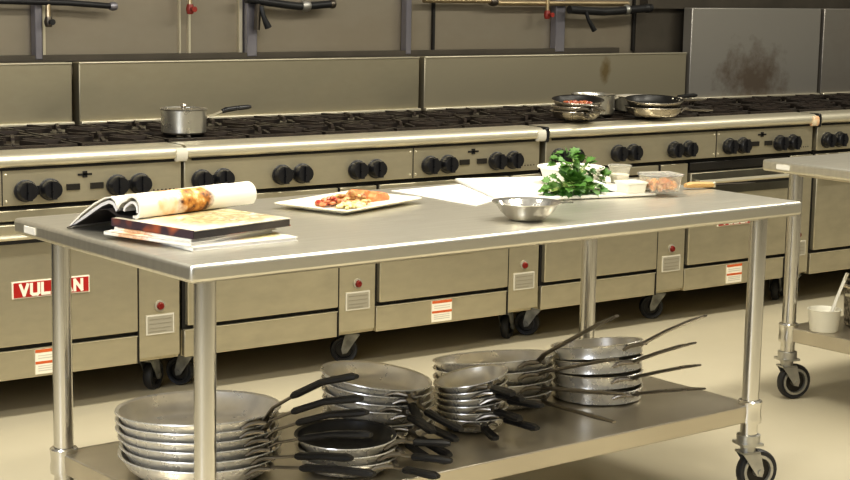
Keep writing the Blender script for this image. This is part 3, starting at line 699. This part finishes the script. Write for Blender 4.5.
# white oval tub behind the parsley
t = thing('white_tub', 'white fluted tub standing behind the parsley', 'tub', (-1.140, -1.440, BT))
MB().lathe([(0, 0), (.078, 0), (.082, .004), (.096, .046), (.105, .050), (.105, .054), (.093, .050), (.079, .006), (0, .004)], 44).build('tub_body', 'white', t)
# small folded white towel
m = MB()
prof = [(-.05, .004), (0, .018), (.04, .03), (.08, .022), (.12, .005)]
o = m.sheet([(y * .7, z * .8) for y, z in prof], -.05, .05, .005).build('folded_napkin', 'paper', loc=(-1.165, -1.615, BT)); o.rotation_euler.z = R(50)
tag(o, 'white folded napkin between the parsley and the square tub', 'napkin')

def leafpoly(mb, p, d, up, s):
    """a lobed parsley leaf"""
    d = d.normalized(); n = up - d * up.dot(d)
    if n.length < 1e-3: n = d.orthogonal()
    n.normalize(); w = d.cross(n)
    out = [(0, 0), (.18, .22), (.10, .48), (.34, .36), (.42, .62), (.60, .38), (.78, .46), (.80, .2), (1.05, 0)]
    pts = out + [(x, -y) for x, y in out[-2:0:-1]]
    vs = [p + (d * x + w * y + n * (.22 * abs(y) - .18 * x * x)) * s for x, y in pts]
    c = p + (d * .45 + n * .04) * s
    k = len(vs)
    mb.add([tuple(v) for v in vs] + [tuple(c)], [(i, (i + 1) % k, k) for i in range(k)])
def parsley(loc, lab, clumps, nst):
    t = thing('parsley_bunch', lab, 'herbs', loc)
    A = MB(); B = MB(); S = MB()
    for (cx, cy, cz, rx, ry, rz, n) in clumps:
        for i in range(n):
            while True:
                q = Vector((random.uniform(-1, 1), random.uniform(-1, 1), random.uniform(-1, 1)))
                if .15 < q.length < 1: break
            p = Vector((cx + q.x * rx, cy + q.y * ry, max(cz + q.z * rz, .008)))
            d = Vector((q.x, q.y, q.z * .7 + random.uniform(-.3, .3)))
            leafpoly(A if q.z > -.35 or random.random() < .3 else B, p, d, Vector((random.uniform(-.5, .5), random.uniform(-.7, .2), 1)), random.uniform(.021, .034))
        for i in range(nst):
            e = Vector((cx + random.uniform(-.6, .6) * rx, cy + random.uniform(-.6, .6) * ry, cz + random.uniform(-.2, .5) * rz))
            b = Vector((.03 + random.uniform(-.015, .015), .0, .010))
            S.tube([b, (b + e) / 2 + Vector((0, 0, .012)), e], [.0028, .0025, .002], 6)
    A.build('leaves', 'leaf', t); B.build('shaded_leaves', 'leafdark', t); S.build('stems', 'stem', t)
    return t
parsley((-1.31, -1.63, BT), 'bushy green parsley bunch lying on the white cutting board',
        [(-.005, .0, .026, .070, .055, .028, 105), (.055, -.02, .016, .032, .035, .014, 26), (.01, .03, .092, .032, .03, .034, 40), (.085, .04, .066, .022, .022, .026, 22), (-.075, -.01, .014, .04, .02, .010, 14)], 5)
parsley((-1.095, -1.50, BT), 'small green parsley sprig left of the clear cup',
        [(0, 0, .018, .038, .024, .018, 24)], 3)

# containers
t = thing('plastic_cup', 'small clear plastic cup at the back of the board', 'cup', (-.990, -1.500, BT))
MB().lathe([(0, 0), (.026, 0), (.035, .052), (.039, .054), (.039, .056), (.0335, .055), (.0245, .002), (0, .002)], 32).build('cup_body', 'clear', t)
MB().lathe([(0, .003), (.026, .003), (.031, .028), (0, .029)], 28).build('cup_filling', 'plastic_w', t, label='whitish filling')
t = thing('square_tub', 'low white square tub between the clear cup and the deli container', 'tub', (-1.120, -1.690, BT), (0, 0, R(-10)))
rect_dish([(.033, .030, .008, 0), (.038, .035, .010, .026), (.041, .038, .010, .028), (.041, .038, .010, .032), (.036, .033, .010, .031), (.031, .028, .008, .016), (.028, .025, .008, .015)]).build('tub_body', 'plastic_w', t)
t = thing('deli_container', 'clear lidded deli container with orange vegetables', 'container', (-1.030, -1.722, BT + .0005), (0, 0, R(-14)))
rect_dish([(.046, .038, .012, 0), (.054, .046, .014, .046), (.056, .048, .014, .047), (.0525, .0445, .014, .046), (.045, .037, .012, .0015)]).build('container_body', 'clear', t)
rect_dish([(.0555, .0475, .014, .0475), (.058, .050, .014, .049), (.058, .050, .014, .054), (.055, .047, .014, .055), (.051, .043, .014, .0525)]).build('lid', 'clear', t)
h = MB()
for i in range(70):
    s = random.uniform(.006, .010); sx = random.choice((-1, 1))
    h.ball((sx * random.uniform(.010, .038), random.uniform(-.032, .032), random.uniform(.009, .032)), s, 6, 4)
h.build('diced_filling', 'carrot', t)
t = thing('knife', 'knife with pale wooden handle at the right end of the table', 'knife', (-.855, -1.655, TZ + .012), (0, 0, R(-12)))
MB().ribbon([(0, .0), (.02, .002), (.06, .001), (.10, 0)], [.020, .026, .022, .022], [.012, .018, .018, .016]).build('handle', 'wood', t)
MB().box(.098, .108, -.010, .010, -.008, .008).build('bolster', 'rail', t, .002)
b = MB(); b.add([(.106, -.012, -.001), (.23, -.010, -.001), (.27, .008, -.001), (.106, .012, -.001), (.106, -.012, .001), (.23, -.010, .001), (.27, .008, .001), (.106, .012, .001)],
      [(0, 3, 2, 1), (4, 5, 6, 7), (0, 1, 5, 4), (1, 2, 6, 5), (2, 3, 7, 6), (3, 0, 4, 7)]); b.build('blade', 'bronze', t)

# ------------------------------------------------------------------ on the second table's shelf
t = thing('scoop_jug', 'white plastic jug with a long slanted handle on the second table shelf', 'jug', (.222, -1.335, SZ))
MB().lathe([(0, 0), (.048, 0), (.052, .005), (.060, .078), (.063, .082), (.060, .083), (.056, .078), (.048, .008), (0, .005)], 36).build('jug_body', 'plastic_w', t)
MB().ribbon([(.022, .05), (.040, .11), (.062, .17), (.072, .195)], [.022, .020, .022, .024], [.007, .008, .008, .008], TX(rz=R(-30))).build('handle', 'white', t)
MB().tube([TX(rz=R(-30)) @ Vector(p) for p in ((.070, -.010, .19), (.080, -.008, .215), (.080, .008, .215), (.070, .010, .19))], .004, 8).build('hanging_loop', 'rail', t)
t = thing('strainer_pot', 'dark wire strainer pot at the right edge on the second table shelf', 'strainer', (.475, -1.385, SZ))
MB().lathe([(0, 0), (.12, 0), (.128, .006), (.135, .15), (.14, .155), (.134, .156), (.128, .15), (.122, .01), (0, .006)], 44).build('pot_body', 'mesh', t)
MB().lathe([(.134, .146), (.143, .148), (.145, .156), (.138, .162), (.132, .157)], 44).build('rim', 'handle', t)
for s in (-1, 1):
    MB().tube([(s * .134, -.03, .12), (s * .165, -.025, .13), (s * .165, .025, .13), (s * .134, .03, .12)], .006, 8).build('handle', 'rail', t)

# ------------------------------------------------------------------ light
w = bpy.data.worlds.new('kitchen'); bpy.context.scene.world = w; w.use_nodes = True
nt = w.node_tree; bg = nt.nodes['Background']
tc = nt.nodes.new('ShaderNodeTexCoord'); sp = nt.nodes.new('ShaderNodeSeparateXYZ'); cr = nt.nodes.new('ShaderNodeValToRGB')
mr = nt.nodes.new('ShaderNodeMapRange'); mr.inputs['From Min'].default_value = -1; mr.inputs['From Max'].default_value = 1
nt.links.new(tc.outputs['Generated'], sp.inputs[0]); nt.links.new(sp.outputs['Z'], mr.inputs['Value']); nt.links.new(mr.outputs['Result'], cr.inputs['Fac'])
cr.color_ramp.elements[0].position = .40; cr.color_ramp.elements[0].color = (.22, .20, .155, 1)
cr.color_ramp.elements[1].position = .85; cr.color_ramp.elements[1].color = (1.0, .95, .83, 1)
e = cr.color_ramp.elements.new(.56); e.color = (.50, .47, .385, 1)
nz = nt.nodes.new('ShaderNodeTexNoise'); nz.inputs['Scale'].default_value = 2.6; nz.inputs['Detail'].default_value = 2
nt.links.new(tc.outputs['Generated'], nz.inputs['Vector'])
m2 = nt.nodes.new('ShaderNodeMapRange'); m2.inputs['From Min'].default_value = .38; m2.inputs['From Max'].default_value = .62; m2.inputs['To Min'].default_value = .45; m2.inputs['To Max'].default_value = 1.6
nt.links.new(nz.outputs['Fac'], m2.inputs['Value'])
vm = nt.nodes.new('ShaderNodeVectorMath'); vm.operation = 'SCALE'
nt.links.new(cr.outputs['Color'], vm.inputs[0]); nt.links.new(m2.outputs['Result'], vm.inputs['Scale'])
nt.links.new(vm.outputs[0], bg.inputs['Color']); bg.inputs['Strength'].default_value = .34
def area(name, loc, target, sx, sy, power, col):
    l = bpy.data.lights.new(name, 'AREA'); l.shape = 'RECTANGLE'; l.size = sx; l.size_y = sy; l.energy = power; l.color = col
    o = bpy.data.objects.new(name, l); C.objects.link(o); o.location = loc
    o.rotation_euler = (Vector(target) - Vector(loc)).to_track_quat('-Z', 'Y').to_euler()
    return o
for i, (x, y) in enumerate(((-3.6, -1.5), (-1.6, -1.5), (.4, -1.5), (2.4, -1.5), (-3.4, -3.0), (-1.0, -3.0))):
    area('ceiling_tube_light', (x, y, 2.85), (x, y + .1, 0), 1.25, .3, 37, (1, .95, .82))
area('window_light', (-6.2, -3.6, 1.9), (-1.5, -1.2, .7), 1.3, 1.4, 60, (.80, .86, 1.0))

# ------------------------------------------------------------------ camera
yaw, pit, rol = R(36.8416), R(-8.742), R(1.0193)
F = Vector((math.sin(yaw) * math.cos(pit), math.cos(yaw) * math.cos(pit), math.sin(pit)))
r0 = Vector((math.cos(yaw), -math.sin(yaw), 0)); u0 = r0.cross(F)
r_ = math.cos(rol) * r0 + math.sin(rol) * u0; u_ = -math.sin(rol) * r0 + math.cos(rol) * u0
mw = Matrix((r_, u_, -F)).transposed().to_4x4(); mw.translation = (-4.651, -5.3767, 1.535)
cd = bpy.data.cameras.new('camera'); cam = bpy.data.objects.new('camera', cd); C.objects.link(cam)
cam.matrix_world = mw; cd.sensor_width = 36; cd.lens = 1700.62 * 36 / 850; cd.clip_start = .05
bpy.context.scene.camera = cam
vs = bpy.context.scene.view_settings
vs.view_transform = 'Standard'; vs.look = 'Medium High Contrast'; vs.exposure = 0.08; vs.gamma = 1.0
